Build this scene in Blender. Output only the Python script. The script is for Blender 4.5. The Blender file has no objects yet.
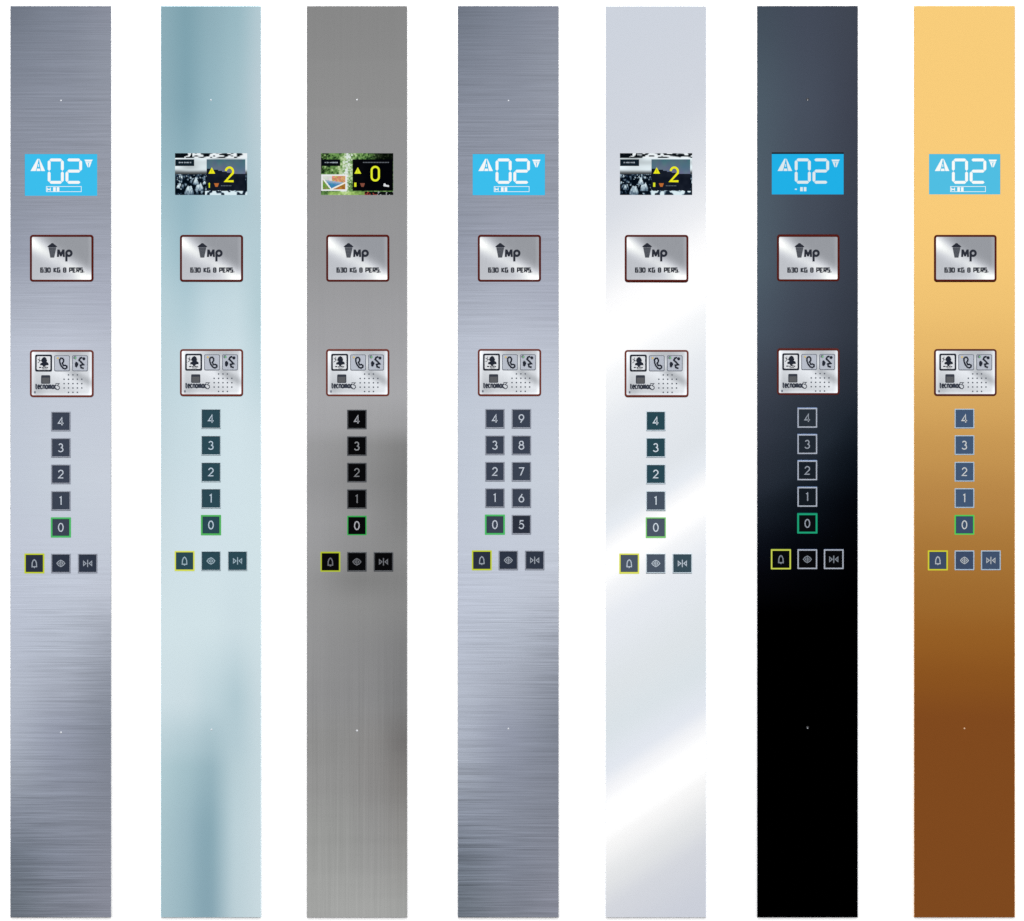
import bpy, bmesh, math, random
from math import sin, cos, pi, radians, sqrt, exp

# 1 photograph pixel = 2 mm.  Panels hang on a white wall (plane y = 0) and face -Y.
PX = 0.002
sc = bpy.context.scene
col = sc.collection
F = 0.004                       # faceplate front stands 4 mm off the wall
DIST = 14.0                     # camera distance
ZC = 460.5 * PX

def lin(c):
    c = c / 255.0
    return c / 12.92 if c <= 0.04045 else ((c + 0.055) / 1.055) ** 2.4
def L3(rgb): return tuple(lin(v) for v in rgb)
def lerp(a, b, t): return a + (b - a) * t
def sstep(a, b, x):
    t = min(1, max(0, (x - a) / (b - a))); return t * t * (3 - 2 * t)

# ---------------------------------------------------------------- noise for screens
_rt = {}
def h2(i, j, s=0):
    k = (i, j, s)
    if k not in _rt: _rt[k] = random.Random(i * 73856093 ^ j * 19349663 ^ s * 83492791).random()
    return _rt[k]
def vn(x, y, s=0):
    i, j = math.floor(x), math.floor(y); fx, fy = x - i, y - j
    fx = fx * fx * (3 - 2 * fx); fy = fy * fy * (3 - 2 * fy)
    return lerp(lerp(h2(i, j, s), h2(i + 1, j, s), fx), lerp(h2(i, j + 1, s), h2(i + 1, j + 1, s), fx), fy)

# ---------------------------------------------------------------- materials
def new_mat(name):
    m = bpy.data.materials.new(name); m.use_nodes = True
    nt = m.node_tree; nt.nodes.clear()
    out = nt.nodes.new('ShaderNodeOutputMaterial')
    b = nt.nodes.new('ShaderNodeBsdfPrincipled')
    nt.links.new(b.outputs[0], out.inputs[0])
    return m, nt, b

def N(nt, op, a, b=None, c=None, clamp=False):
    n = nt.nodes.new('ShaderNodeMath'); n.operation = op; n.use_clamp = clamp
    for i, v in enumerate((a, b, c)):
        if v is None: continue
        if hasattr(v, 'is_output') or isinstance(v, bpy.types.NodeSocket): nt.links.new(v, n.inputs[i])
        else: n.inputs[i].default_value = v
    return n.outputs[0]

LDIFF = 1.86     # how bright the added studio light makes a white matte surface (calibrated)
_mc = {}
def matte(rgb, rough=0.5, grain=0.06, name='satin_plastic', spec=0.25, k=1.0):
    key = ('m', rgb, rough, name, spec, k)
    if key in _mc: return _mc[key]
    m, nt, b = new_mat(name)
    base = [min(0.9, v / LDIFF * k) for v in L3(rgb)]
    tc = nt.nodes.new('ShaderNodeTexCoord'); ns = nt.nodes.new('ShaderNodeTexNoise')
    ns.inputs['Scale'].default_value = 900; ns.inputs['Detail'].default_value = 2
    nt.links.new(tc.outputs['Object'], ns.inputs['Vector'])
    mx = nt.nodes.new('ShaderNodeMix'); mx.data_type = 'RGBA'
    mx.inputs['A'].default_value = (*[v * (1 - grain) for v in base], 1)
    mx.inputs['B'].default_value = (*[min(1, v * (1 + grain)) for v in base], 1)
    nt.links.new(ns.outputs[0], mx.inputs['Factor'])
    nt.links.new(mx.outputs['Result'], b.inputs['Base Color'])
    b.inputs['Roughness'].default_value = rough
    b.inputs['Specular IOR Level'].default_value = spec
    _mc[key] = m; return m

def glow(rgb, name='backlit_display', strength=1.0):
    key = ('g', rgb, name, strength)
    if key in _mc: return _mc[key]
    m, nt, b = new_mat(name)
    b.inputs['Base Color'].default_value = (0.0, 0.0, 0.0, 1)
    b.inputs['Specular IOR Level'].default_value = 0.0
    b.inputs['Roughness'].default_value = 0.4
    b.inputs['Emission Color'].default_value = (*L3(rgb), 1)
    b.inputs['Emission Strength'].default_value = strength
    _mc[key] = m; return m

def glow_attr():
    if 'ga' in _mc: return _mc['ga']
    m, nt, b = new_mat('picture_screen')
    a = nt.nodes.new('ShaderNodeAttribute'); a.attribute_name = 'tint'
    b.inputs['Base Color'].default_value = (0.0, 0.0, 0.0, 1)
    b.inputs['Specular IOR Level'].default_value = 0.0
    nt.links.new(a.outputs['Color'], b.inputs['Emission Color'])
    b.inputs['Emission Strength'].default_value = 1.0
    _mc['ga'] = m; return m

def sheet_metal(name, brush=None, rough=0.16):
    """Polished or brushed sheet.  The sheet is flat, its reflections are painted in: the vertex
    attribute 'level' sets the lean of the surface normal, and so which part of the
    made-up dark-to-bright gradient it mirrors."""
    key = ('s', name)
    if key in _mc: return _mc[key]
    m, nt, b = new_mat(name)
    a = nt.nodes.new('ShaderNodeAttribute'); a.attribute_name = 'tint'
    lv = nt.nodes.new('ShaderNodeAttribute'); lv.attribute_name = 'level'
    st = nt.nodes.new('ShaderNodeAttribute'); st.attribute_name = 'streak'
    tc = nt.nodes.new('ShaderNodeTexCoord')
    geo = nt.nodes.new('ShaderNodeNewGeometry')
    E = lv.outputs['Fac']
    if brush:
        tot = None
        for (sx, sz, amp) in brush:
            mp = nt.nodes.new('ShaderNodeMapping'); mp.inputs['Scale'].default_value = (sx, 1, sz)
            nt.links.new(geo.outputs['Position'], mp.inputs['Vector'])
            ns = nt.nodes.new('ShaderNodeTexNoise'); ns.inputs['Scale'].default_value = 1.0
            ns.inputs['Detail'].default_value = 3; ns.inputs['Roughness'].default_value = 0.65
            nt.links.new(mp.outputs[0], ns.inputs['Vector'])
            v = N(nt, 'MULTIPLY', N(nt, 'SUBTRACT', ns.outputs[0], 0.5), amp)
            tot = v if tot is None else N(nt, 'ADD', tot, v)
        f = N(nt, 'ADD', 1.0, N(nt, 'MULTIPLY', tot, st.outputs['Fac']))
        E = N(nt, 'MULTIPLY', E, f)
    s = N(nt, 'DIVIDE', N(nt, 'SUBTRACT', E, 0.6), 1.2)
    s = N(nt, 'MINIMUM', N(nt, 'MAXIMUM', s, -0.54), 0.54)
    sep = nt.nodes.new('ShaderNodeSeparateXYZ'); nt.links.new(geo.outputs['Position'], sep.inputs[0])
    e = N(nt, 'DIVIDE', N(nt, 'SUBTRACT', sep.outputs['Z'], ZC), DIST)
    t = N(nt, 'MULTIPLY', N(nt, 'SUBTRACT', N(nt, 'ARCSINE', s), e), 0.5)
    cb = nt.nodes.new('ShaderNodeCombineXYZ')
    nt.links.new(N(nt, 'MULTIPLY', N(nt, 'COSINE', t), -1.0), cb.inputs['Y'])
    nt.links.new(N(nt, 'SINE', t), cb.inputs['Z'])
    nt.links.new(cb.outputs[0], b.inputs['Normal'])  # normal leaned per vertex to shape the reflected light
    nt.links.new(a.outputs['Color'], b.inputs['Base Color'])
    b.inputs['Metallic'].default_value = 1.0
    b.inputs['Roughness'].default_value = rough
    _mc[key] = m; return m

def plain_metal(rgb, rough=0.3, name='metal_edge'):
    key = ('p', rgb, rough)
    if key in _mc: return _mc[key]
    m, nt, b = new_mat(name)
    tc = nt.nodes.new('ShaderNodeTexCoord'); ns = nt.nodes.new('ShaderNodeTexNoise')
    ns.inputs['Scale'].default_value = 400
    nt.links.new(tc.outputs['Object'], ns.inputs['Vector'])
    rr = N(nt, 'ADD', rough - 0.05, N(nt, 'MULTIPLY', ns.outputs[0], 0.1))
    nt.links.new(rr, b.inputs['Roughness'])
    b.inputs['Base Color'].default_value = (*L3(rgb), 1)
    b.inputs['Metallic'].default_value = 1.0
    _mc[key] = m; return m

# ---------------------------------------------------------------- mesh building
class MB:
    """collects geometry given in photo pixels (x right, y down) and depth d (m, towards viewer)"""
    def __init__(s, ox, oz): s.ox, s.oz, s.v, s.f, s.mi, s.at = ox, oz, [], [], [], {}
    def P(s, x, y, d): s.v.append(((x - 512) * PX - s.ox, -d, (921 - y) * PX - s.oz)); return len(s.v) - 1
    def face(s, ids, m=0): s.f.append(tuple(ids)); s.mi.append(m)
    def prism(s, pts, d0, d1, m=0, ch=0.0, inner=None):
        n = len(pts)
        b0 = [s.P(x, y, d0) for x, y in pts]
        f0 = [s.P(x, y, d1 - ch * PX) for x, y in pts] if inner else [s.P(x, y, d1) for x, y in pts]
        rings = [b0, f0]
        if inner: rings.append([s.P(x, y, d1) for x, y in inner])
        for a, c in zip(rings, rings[1:]):
            for i in range(n): s.face((a[i], a[(i + 1) % n], c[(i + 1) % n], c[i]), m)
        s.face(rings[-1], m); s.face(b0[::-1], m)
    def rect(s, x0, y0, x1, y1, d0, d1, m=0, r=0, ch=0):
        s.prism(rrect(x0, y0, x1, y1, r), d0, d1, m, ch,
                rrect(x0 + ch, y0 + ch, x1 - ch, y1 - ch, max(.01, r - ch) if r > 0 else 0) if ch else None)
    def frame(s, x0, y0, x1, y1, w, d0, d1, m=0, r=0, ri=None):
        ri = max(0, r - w) if ri is None else ri
        A = rrect(x0, y0, x1, y1, max(r, .01)); B = rrect(x0 + w, y0 + w, x1 - w, y1 - w, max(ri, .01))
        c = min(0.25, w * 0.25)
        A2 = rrect(x0 + c, y0 + c, x1 - c, y1 - c, max(r - c, .01)); B2 = rrect(x0 + w - c, y0 + w - c, x1 - w + c, y1 - w + c, max(ri + c, .01))
        n = len(A)
        loops = [[s.P(*p, d0) for p in A], [s.P(*p, d1 - c * PX) for p in A], [s.P(*p, d1) for p in A2],
                 [s.P(*p, d1) for p in B2], [s.P(*p, d1 - c * PX) for p in B], [s.P(*p, d0) for p in B]]
        for k in range(6):
            a, c2 = loops[k], loops[(k + 1) % 6]
            for i in range(n): s.face((a[i], a[(i + 1) % n], c2[(i + 1) % n], c2[i]), m)
    def ribbon(s, pts, w, d0, d1, m=0, closed=False):
        n = len(pts); Lp, Rp = [], []
        for i, (x, y) in enumerate(pts):
            if closed: p, q = pts[i - 1], pts[(i + 1) % n]
            else: p, q = pts[max(i - 1, 0)], pts[min(i + 1, n - 1)]
            a = (x - p[0], y - p[1]); b = (q[0] - x, q[1] - y)
            la, lb = math.hypot(*a), math.hypot(*b)
            if la < 1e-9: a, la = b, lb
            if lb < 1e-9: b, lb = a, la
            a = (a[0] / la, a[1] / la); b = (b[0] / lb, b[1] / lb)
            nx, ny = -(a[1] + b[1]), a[0] + b[0]; ln = math.hypot(nx, ny) or 1
            nx /= ln; ny /= ln
            k = w / 2 / max(0.5, nx * -a[1] + ny * a[0])
            Lp.append((x + nx * k, y + ny * k)); Rp.append((x - nx * k, y - ny * k))
        q = [[s.P(*p, d) for p in P_] for P_, d in ((Lp, d0), (Lp, d1), (Rp, d1), (Rp, d0))]
        for i in range(n if closed else n - 1):
            j = (i + 1) % n
            for k in range(4):
                a, b = q[k], q[(k + 1) % 4]; s.face((a[i], a[j], b[j], b[i]), m)
        if not closed:
            s.face([q[k][0] for k in range(4)], m); s.face([q[k][-1] for k in range(4)], m)
    def strokes(s, strokes, x, y, w, h, sw, d0, d1, m=0):
        """strokes in a 0..1 box (y down)"""
        for k, (pts, closed) in enumerate(strokes):
            s.ribbon([(x + px * w, y + py * h) for px, py in pts], sw, d0, d1 + k * 0.00004, m, closed)
    def disc(s, x, y, r, d0, d1, m=0, n=16):
        s.prism([(x + r * cos(2 * pi * i / n), y + r * sin(2 * pi * i / n)) for i in range(n)], d0, d1, m)
    def lathe(s, x, y, prof, m=0, n=24):
        rings = [[s.P(x + r * cos(2 * pi * i / n), y + r * sin(2 * pi * i / n), d) for i in range(n)] for r, d in prof]
        for a, b in zip(rings, rings[1:]):
            for i in range(n): s.face((a[i], a[(i + 1) % n], b[(i + 1) % n], b[i]), m)
        s.face(rings[-1], m)
    def build(s, name, mats, parent=None, label=None, smooth=False, recalc=True):
        me = bpy.data.meshes.new(name); me.from_pydata(s.v, [], s.f)
        mats = mats if isinstance(mats, (list, tuple)) else [mats]
        for m in mats: me.materials.append(m)
        me.polygons.foreach_set('material_index', s.mi)
        if recalc:
            bm = bmesh.new(); bm.from_mesh(me); bmesh.ops.recalc_face_normals(bm, faces=bm.faces); bm.to_mesh(me); bm.free()
        for an, vals in s.at.items():
            t = 'FLOAT_COLOR' if an == 'tint' else 'FLOAT'
            a = me.attributes.new(an, t, 'POINT')
            full = [vals.get(i, (1, 1, 1, 1) if an == 'tint' else 0.6) for i in range(len(s.v))]
            if an == 'tint': a.data.foreach_set('color', [c for v in full for c in v])
            else: a.data.foreach_set('value', full)
        if smooth:
            for p in me.polygons: p.use_smooth = True
        o = bpy.data.objects.new(name, me); col.objects.link(o)
        if parent: o.parent = parent
        if label: o['label'] = label
        return o
    def sheet(s, xs, ys, d, fn, m=0, hole=None, streak=None, bump=0.85):
        """front sheet as a grid; fn(x, y) -> target sRGB with reflections painted in"""
        tint = s.at.setdefault('tint', {}); level = s.at.setdefault('level', {}); stk = s.at.setdefault('streak', {})
        g = []
        for y in ys:
            row = []
            for x in xs:
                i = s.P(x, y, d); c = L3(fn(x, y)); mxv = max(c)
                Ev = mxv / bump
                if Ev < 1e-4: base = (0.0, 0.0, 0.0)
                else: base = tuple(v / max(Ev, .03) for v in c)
                tint[i] = (*base, 1); level[i] = min(1.25, Ev); stk[i] = streak(x, y) if streak else 0.0  # reflection gradient split into painted tint and normal lean
                row.append(i)
            g.append(row)
        for j in range(len(ys) - 1):
            for i in range(len(xs) - 1):
                if hole:
                    cx, cy = (xs[i] + xs[i + 1]) / 2, (ys[j] + ys[j + 1]) / 2
                    if hole[0] < cx < hole[2] and hole[1] < cy < hole[3]: continue
                s.face((g[j][i], g[j + 1][i], g[j + 1][i + 1], g[j][i + 1]), m)

def rrect(x0, y0, x1, y1, r, n=5):
    if r <= 0: return [(x0, y0), (x1, y0), (x1, y1), (x0, y1)]
    o = []
    for cx, cy, a0 in ((x0 + r, y0 + r, pi), (x1 - r, y0 + r, 1.5 * pi), (x1 - r, y1 - r, 0), (x0 + r, y1 - r, .5 * pi)):
        for i in range(n + 1):
            a = a0 + i / n * pi / 2; o.append((cx + r * cos(a), cy + r * sin(a)))
    return o
def frange(a, b, step, extra=()):
    n = max(1, int(round((b - a) / step)))
    v = [a + (b - a) * i / n for i in range(n + 1)]
    for e in extra:
        v = [q for q in v if abs(q - e) > 0.25 or q in (a, b)] + [e]
    return sorted(set(v))

# ---------------------------------------------------------------- glyphs
def arc(cx, cy, rx, ry, a0, a1, n=14):
    return [(cx + rx * cos(radians(a0 + (a1 - a0) * i / n)), cy + ry * sin(radians(a0 + (a1 - a0) * i / n))) for i in range(n + 1)]
def ell(cx, cy, rx, ry, n=22): return (arc(cx, cy, rx, ry, 0, 360 - 360 / n, n - 1), True)
six = [([(.62, 0), (.16, .47)] + arc(.5, .68, .42, .32, 215, 540 + 35, 22)[1:], False)]
G = {
 '0': [ell(.5, .5, .42, .5)],
 '1': [([(.28, .12), (.55, 0), (.55, 1)], False)],
 '2': [(arc(.5, .3, .4, .3, 190, 380) + [(.08, .97), (.95, .97)], False)],
 '3': [(arc(.47, .25, .33, .25, 200, 440) , False), (arc(.47, .74, .42, .26, 275, 520), False)],
 '4': [([(.7, 1), (.7, 0), (.04, .74), (.98, .74)], False)],
 '5': [([(.88, 0), (.3, 0), (.2, .45)] + arc(.47, .68, .43, .32, 235, 515, 16), False)],
 '6': [ell(.5, .68, .42, .32), ([(.66, 0), (.13, .55)], False)],
 '7': [([(.05, .02), (.92, .02), (.35, 1)], False)],
 '8': [ell(.5, .24, .34, .24), ell(.5, .73, .43, .27)],
 '9': [ell(.5, .32, .42, .32), ([(.34, 1), (.87, .45)], False)],
 # squared lettering of the load plate
 's6': [([(.95, 0), (.1, 0), (.1, 1), (.9, 1), (.9, .45), (.1, .45)], False)],
 's3': [([(.05, 0), (.9, 0), (.9, 1), (.05, 1)], False), ([(.2, .48), (.9, .48)], False)],
 's0': [(rrect(.1, 0, .9, 1, .15, 2), True)],
 's8': [(rrect(.1, 0, .9, 1, .15, 2), True), ([(.1, .48), (.9, .48)], False)],
 'sK': [([(.12, -.05), (.12, 1.05)], False), ([(.92, -.02), (.2, .5), (.95, 1.02)], False)],
 'sG': [([(.92, 0), (.1, 0), (.1, 1), (.9, 1), (.9, .52), (.5, .52)], False)],
 'sP': [([(.1, 1.05), (.1, 0), (.9, 0), (.9, .55), (.1, .55)], False)],
 'sE': [([(.95, 0), (.1, 0), (.1, 1), (.95, 1)], False), ([(.1, .5), (.8, .5)], False)],
 'sR': [([(.1, 1.05), (.1, 0), (.9, 0), (.9, .5), (.1, .5)], False), ([(.45, .5), (.92, 1.05)], False)],
 'sS': [([(.92, 0), (.1, 0), (.1, .48), (.9, .48), (.9, 1), (.05, 1)], False)],
 # lower-case wordmark
 't': [([(.4, -.35), (.4, .85), (.6, 1), (.9, 1)], False), ([(.05, .05), (.9, .05)], False)],
 'e': [([(.1, .5), (.9, .5)] + arc(.5, .5, .42, .5, -5, -320, 16), False)],
 'c': [(arc(.5, .5, .42, .5, -45, -315, 14), False)],
 'n': [([(.12, 0), (.12, 1.05)], False), ([(.12, .35), (.35, .02), (.7, .02), (.88, .3), (.88, 1.05)], False)],
 'o': [ell(.5, .5, .42, .5)],
 'm': [([(.08, 0), (.08, 1.05)], False), ([(.08, .25), (.25, .02), (.5, .25), (.5, 1.05)], False), ([(.5, .25), (.7, .02), (.92, .25), (.92, 1.05)], False)],
 'a': [ell(.46, .5, .38, .48), ([(.88, 0), (.88, 1.05)], False)],
 # button pictograms
 'bell': [([(.5, 0), (.28, .12), (.12, .4), (.08, .8), (.08, .95), (.92, .95), (.92, .8), (.88, .4), (.72, .12)], True), ([(.4, 1.06), (.6, 1.06)], False)],
 'open': [([(.5, 0), (.2, .2), (0, .5), (.2, .8), (.5, 1), (.8, .8), (1, .5), (.8, .2)], True), ([(.5, .12), (.5, .88)], False), ([(.36, .32), (.26, .5), (.36, .68)], False), ([(.64, .32), (.74, .5), (.64, .68)], False)],
 'close': [([(.5, 0), (.5, 1)], False), ([(.03, .2), (.32, .5), (.03, .8)], True), ([(.97, .2), (.68, .5), (.97, .8)], True)],
}

# ---------------------------------------------------------------- finishes, reflections and sheen painted into their colours
def table(rows):
    def f(u, y):
        if y <= rows[0][0]: a = b = rows[0]; t = 0
        elif y >= rows[-1][0]: a = b = rows[-1]; t = 0
        else:
            for a, b in zip(rows, rows[1:]):
                if a[0] <= y <= b[0]: break
            t = (y - a[0]) / (b[0] - a[0]); t = t * .6 + .4 * t * t * (3 - 2 * t)
        def hor(r):
            cs = r[1:]; n = len(cs) - 1
            if n == 0: return cs[0]
            p = min(1, max(0, u)) * n; i = min(int(p), n - 1); k = p - i; k = k * .5 + .5 * k * k * (3 - 2 * k)
            return tuple(lerp(cs[i][c], cs[i + 1][c], k) for c in range(3))
        A, B = hor(a), hor(b)
        return tuple(lerp(A[c], B[c], t) for c in range(3))
    return f
steel_rows = [  # mirrored bright and dark bands painted by height
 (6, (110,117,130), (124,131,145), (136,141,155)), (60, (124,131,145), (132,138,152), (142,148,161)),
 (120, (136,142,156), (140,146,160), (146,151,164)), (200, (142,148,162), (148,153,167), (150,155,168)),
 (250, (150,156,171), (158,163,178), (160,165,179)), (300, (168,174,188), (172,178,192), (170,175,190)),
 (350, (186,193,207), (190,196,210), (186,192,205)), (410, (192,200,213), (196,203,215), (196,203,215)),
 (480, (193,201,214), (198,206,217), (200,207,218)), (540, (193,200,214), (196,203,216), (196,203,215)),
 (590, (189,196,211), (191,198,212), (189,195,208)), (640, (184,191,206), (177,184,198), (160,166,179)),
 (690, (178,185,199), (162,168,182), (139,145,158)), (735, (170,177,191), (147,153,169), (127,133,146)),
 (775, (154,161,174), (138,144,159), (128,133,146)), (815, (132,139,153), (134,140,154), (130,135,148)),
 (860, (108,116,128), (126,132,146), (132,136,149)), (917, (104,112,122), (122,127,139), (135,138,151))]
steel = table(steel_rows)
teal_t = table([  # painted mirror bands and stripes
 (6, (140,172,183), (126,162,174), (142,174,185), (152,184,194), (180,202,210)),
 (100, (142,174,185), (128,164,177), (148,181,192), (163,192,201), (187,205,213)),
 (160, (150,182,193), (142,176,188), (158,189,199), (168,195,204), (184,205,213)),
 (200, (160,190,200), (150,183,195), (165,193,203), (172,199,208), (180,202,210)),
 (250, (172,200,209), (158,189,200), (175,200,209), (183,206,214), (180,204,212)),
 (310, (184,208,216), (178,204,213), (195,216,224), (198,218,225), (180,205,212)),
 (360, (190,211,218), (192,214,222), (203,222,229), (205,223,230), (190,212,219)),
 (430, (195,214,221), (200,219,226), (207,225,231), (209,226,232), (206,223,229)),
 (520, (203,220,226), (206,223,230), (209,225,232), (209,226,232), (209,226,231)),
 (625, (209,226,231), (209,226,231), (209,226,231), (205,222,228), (207,224,229)),
 (700, (205,222,228), (203,220,226), (191,212,219), (178,202,210), (200,217,223)),
 (745, (186,208,215), (178,202,210), (166,192,201), (180,203,211), (198,216,222)),
 (770, (176,202,209), (165,193,201), (152,181,191), (184,206,213), (198,216,222)),
 (830, (168,195,203), (158,186,196), (142,173,184), (188,209,216), (200,217,223)),
 (917, (164,191,200), (154,183,193), (140,170,182), (188,208,215), (200,217,223))])
def teal(u, y):
    c = teal_t(u, y)
    k = 9 * exp(-((u - .40) / .14) ** 2) * sstep(730, 850, y)
    return (c[0] - k * 1.1, c[1] - k * .9, c[2] - k * .75)
g = lambda v, d=3: (v, v + 0.2, v + max(0, d - 2) * .9)
satin = table([  # reflected darker patches painted into the grey
 (6, g(134,2)), (60, g(137,2)), (61, g(139,2)), (108, g(141,2)), (109, g(143,2)), (150, g(144,3)), (250, g(149,4)), (330, g(159,5)), (395, g(167,5), g(167,5), g(166,5)),
 (425, g(164,5), g(161,4), g(154,4)), (447, g(154,4), g(145,3), g(127,2)), (482, g(150,4), g(140,3), g(122,2)),
 (520, g(156,4), g(146,3), g(128,2)), (548, g(155,4), g(142,3), g(134,2)), (580, g(148,3), g(128,2), g(128,2)), (605, g(148,3), g(140,2), g(133,2)),
 (650, g(147), g(140), g(134), g(124)), (700, g(143), g(140), g(135), g(121)), (742, (142,142,141), (141,141,140), (137,136,135), (112,110,109)),
 (780, (147,147,146), (144,144,143), (138,137,136), (124,122,120)), (830, (153,154,152), (150,151,149), (147,147,146), (140,139,137)), (917, (162,163,161), (165,166,164), (165,166,164), (160,161,159))])
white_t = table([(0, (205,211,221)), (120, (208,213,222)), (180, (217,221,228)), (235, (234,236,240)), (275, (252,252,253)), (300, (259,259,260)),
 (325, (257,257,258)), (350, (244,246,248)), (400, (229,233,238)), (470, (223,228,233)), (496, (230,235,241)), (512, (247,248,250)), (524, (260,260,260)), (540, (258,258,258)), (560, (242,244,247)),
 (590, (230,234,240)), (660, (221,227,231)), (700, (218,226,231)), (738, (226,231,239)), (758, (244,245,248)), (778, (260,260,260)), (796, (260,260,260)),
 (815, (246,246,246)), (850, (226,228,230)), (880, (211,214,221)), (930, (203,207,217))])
def white(u, y): return white_t(u, y + 66 * (u - .5))  # white diagonal highlights painted across the sheet
black = table([  # slate sheen painted over the black
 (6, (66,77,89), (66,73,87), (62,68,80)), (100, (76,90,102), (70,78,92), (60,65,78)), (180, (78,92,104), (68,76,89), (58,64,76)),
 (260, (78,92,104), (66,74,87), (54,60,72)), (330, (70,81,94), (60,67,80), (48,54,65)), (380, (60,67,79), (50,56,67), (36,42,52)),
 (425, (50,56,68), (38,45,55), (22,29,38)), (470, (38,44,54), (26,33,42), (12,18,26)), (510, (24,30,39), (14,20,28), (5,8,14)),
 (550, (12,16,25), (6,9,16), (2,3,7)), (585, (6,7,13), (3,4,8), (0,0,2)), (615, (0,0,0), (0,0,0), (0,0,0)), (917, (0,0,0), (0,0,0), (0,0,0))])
gold = table([(6, (247,204,122)), (210, (248,203,121)), (260, (245,200,119)), (300, (240,195,115)), (350, (230,184,107)), (400, (214,167,95)),  # reflection fade from gold to brown, painted in
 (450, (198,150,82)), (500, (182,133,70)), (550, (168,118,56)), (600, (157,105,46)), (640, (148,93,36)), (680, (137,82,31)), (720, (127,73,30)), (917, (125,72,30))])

def load_fn(x0, y0, w, h):  # diagonal highlight painted across the load plate
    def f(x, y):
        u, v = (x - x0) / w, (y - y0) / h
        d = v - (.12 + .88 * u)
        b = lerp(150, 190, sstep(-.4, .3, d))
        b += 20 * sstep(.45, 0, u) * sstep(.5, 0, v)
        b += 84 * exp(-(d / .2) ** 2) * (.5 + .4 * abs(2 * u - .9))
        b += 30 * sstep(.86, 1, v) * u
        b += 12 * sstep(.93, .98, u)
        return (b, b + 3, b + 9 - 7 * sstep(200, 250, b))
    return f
def inter_fn(x0, y0, w, h):  # painted highlight, darker reflected band and bright bevel edges
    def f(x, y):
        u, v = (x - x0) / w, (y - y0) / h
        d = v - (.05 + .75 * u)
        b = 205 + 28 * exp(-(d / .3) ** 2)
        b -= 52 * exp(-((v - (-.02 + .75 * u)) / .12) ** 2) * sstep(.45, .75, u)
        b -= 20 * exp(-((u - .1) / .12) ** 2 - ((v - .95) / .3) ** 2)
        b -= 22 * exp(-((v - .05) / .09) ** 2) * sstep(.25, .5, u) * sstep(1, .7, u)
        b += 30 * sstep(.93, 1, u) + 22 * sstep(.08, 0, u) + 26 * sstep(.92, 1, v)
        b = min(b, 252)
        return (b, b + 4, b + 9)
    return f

# ---------------------------------------------------------------- screens
def crowd(u, v, s):
    """monochrome street picture: pale sky, crowd of figures below"""
    if v < .12:
        k = vn(u * 24, v * 30, s); k = (0 if u < .24 and vn(u * 20, v * 20, 9) < .75 else sstep(.25, .6, k))
        return (lerp(8, 235, k), lerp(14, 242, k), lerp(20, 245, k))
    if v < .5:
        k = sstep(.52, .36, v + .05 * vn(u * 12, 2, s)); q = .75 + .25 * vn(u * 5, v * 9, s)
        m = sstep(.38, .5, v)
        c = lerp(245 * q + 10, 70, m); return (c * .93, c * .98, c)
    k = .02 + .75 * vn(u * 34, v * 16, s + 1) * vn(u * 66, v * 32, s + 2) + .1 * sstep(.7, .5, v)
    for (fx, fy, fs, br, hd) in FIG[s]:
        du, dv = (u - fx) / fs, (v - fy) / (fs * 1.5)
        if 0 < dv < 1.9: k = lerp(k, .06, sstep(1.5, 1.1, abs(du - .25 * dv * (fx - .3) * 2) / (.35 + .45 * min(dv, 1.2))) * sstep(1.9, 1.2, dv))
        if 0 < dv < 1.9: k = lerp(k, br * (1 - .25 * dv) * (.72 + .4 * vn(u * 70, v * 24, s + 5)), sstep(1.0, .7, abs(du - .25 * dv * (fx - .3) * 2) / (.35 + .45 * min(dv, 1.2))))
        k = lerp(k, hd, sstep(.42, .26, math.hypot(du, dv + .28)))
    if v > .9 and u > .42: k = .25 + .75 * sstep(.35, .6, vn(u * 24, v * 8, s + 6))
    k = sstep(.12, .85, k)
    return (lerp(3, 218, k ** 1.1), lerp(12, 236, k), lerp(22, 242, k ** .9))
FIG = {}
for _s in (1, 7):
    _r = random.Random(_s * 11 + 3); FIG[_s] = []
    for _k in range(90):
        _y = .5 + .42 * (_k / 90) ** 1.0; _f = .016 + .05 * (_y - .48)
        _b = _r.choice((.04, .1, .3, .6, .95, .9)); FIG[_s].append((_r.uniform(0, 1), _y + _r.uniform(-.02, .02), _f * _r.uniform(.8, 1.25), _b, _r.choice((.05, .1, .6, .75)) if _b > .4 else .6))
    FIG[_s] += [(.335, .7, .07, .93, .05), (.29, .62, .05, .9, .7), (.2, .78, .085, .85, .08)]
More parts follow.
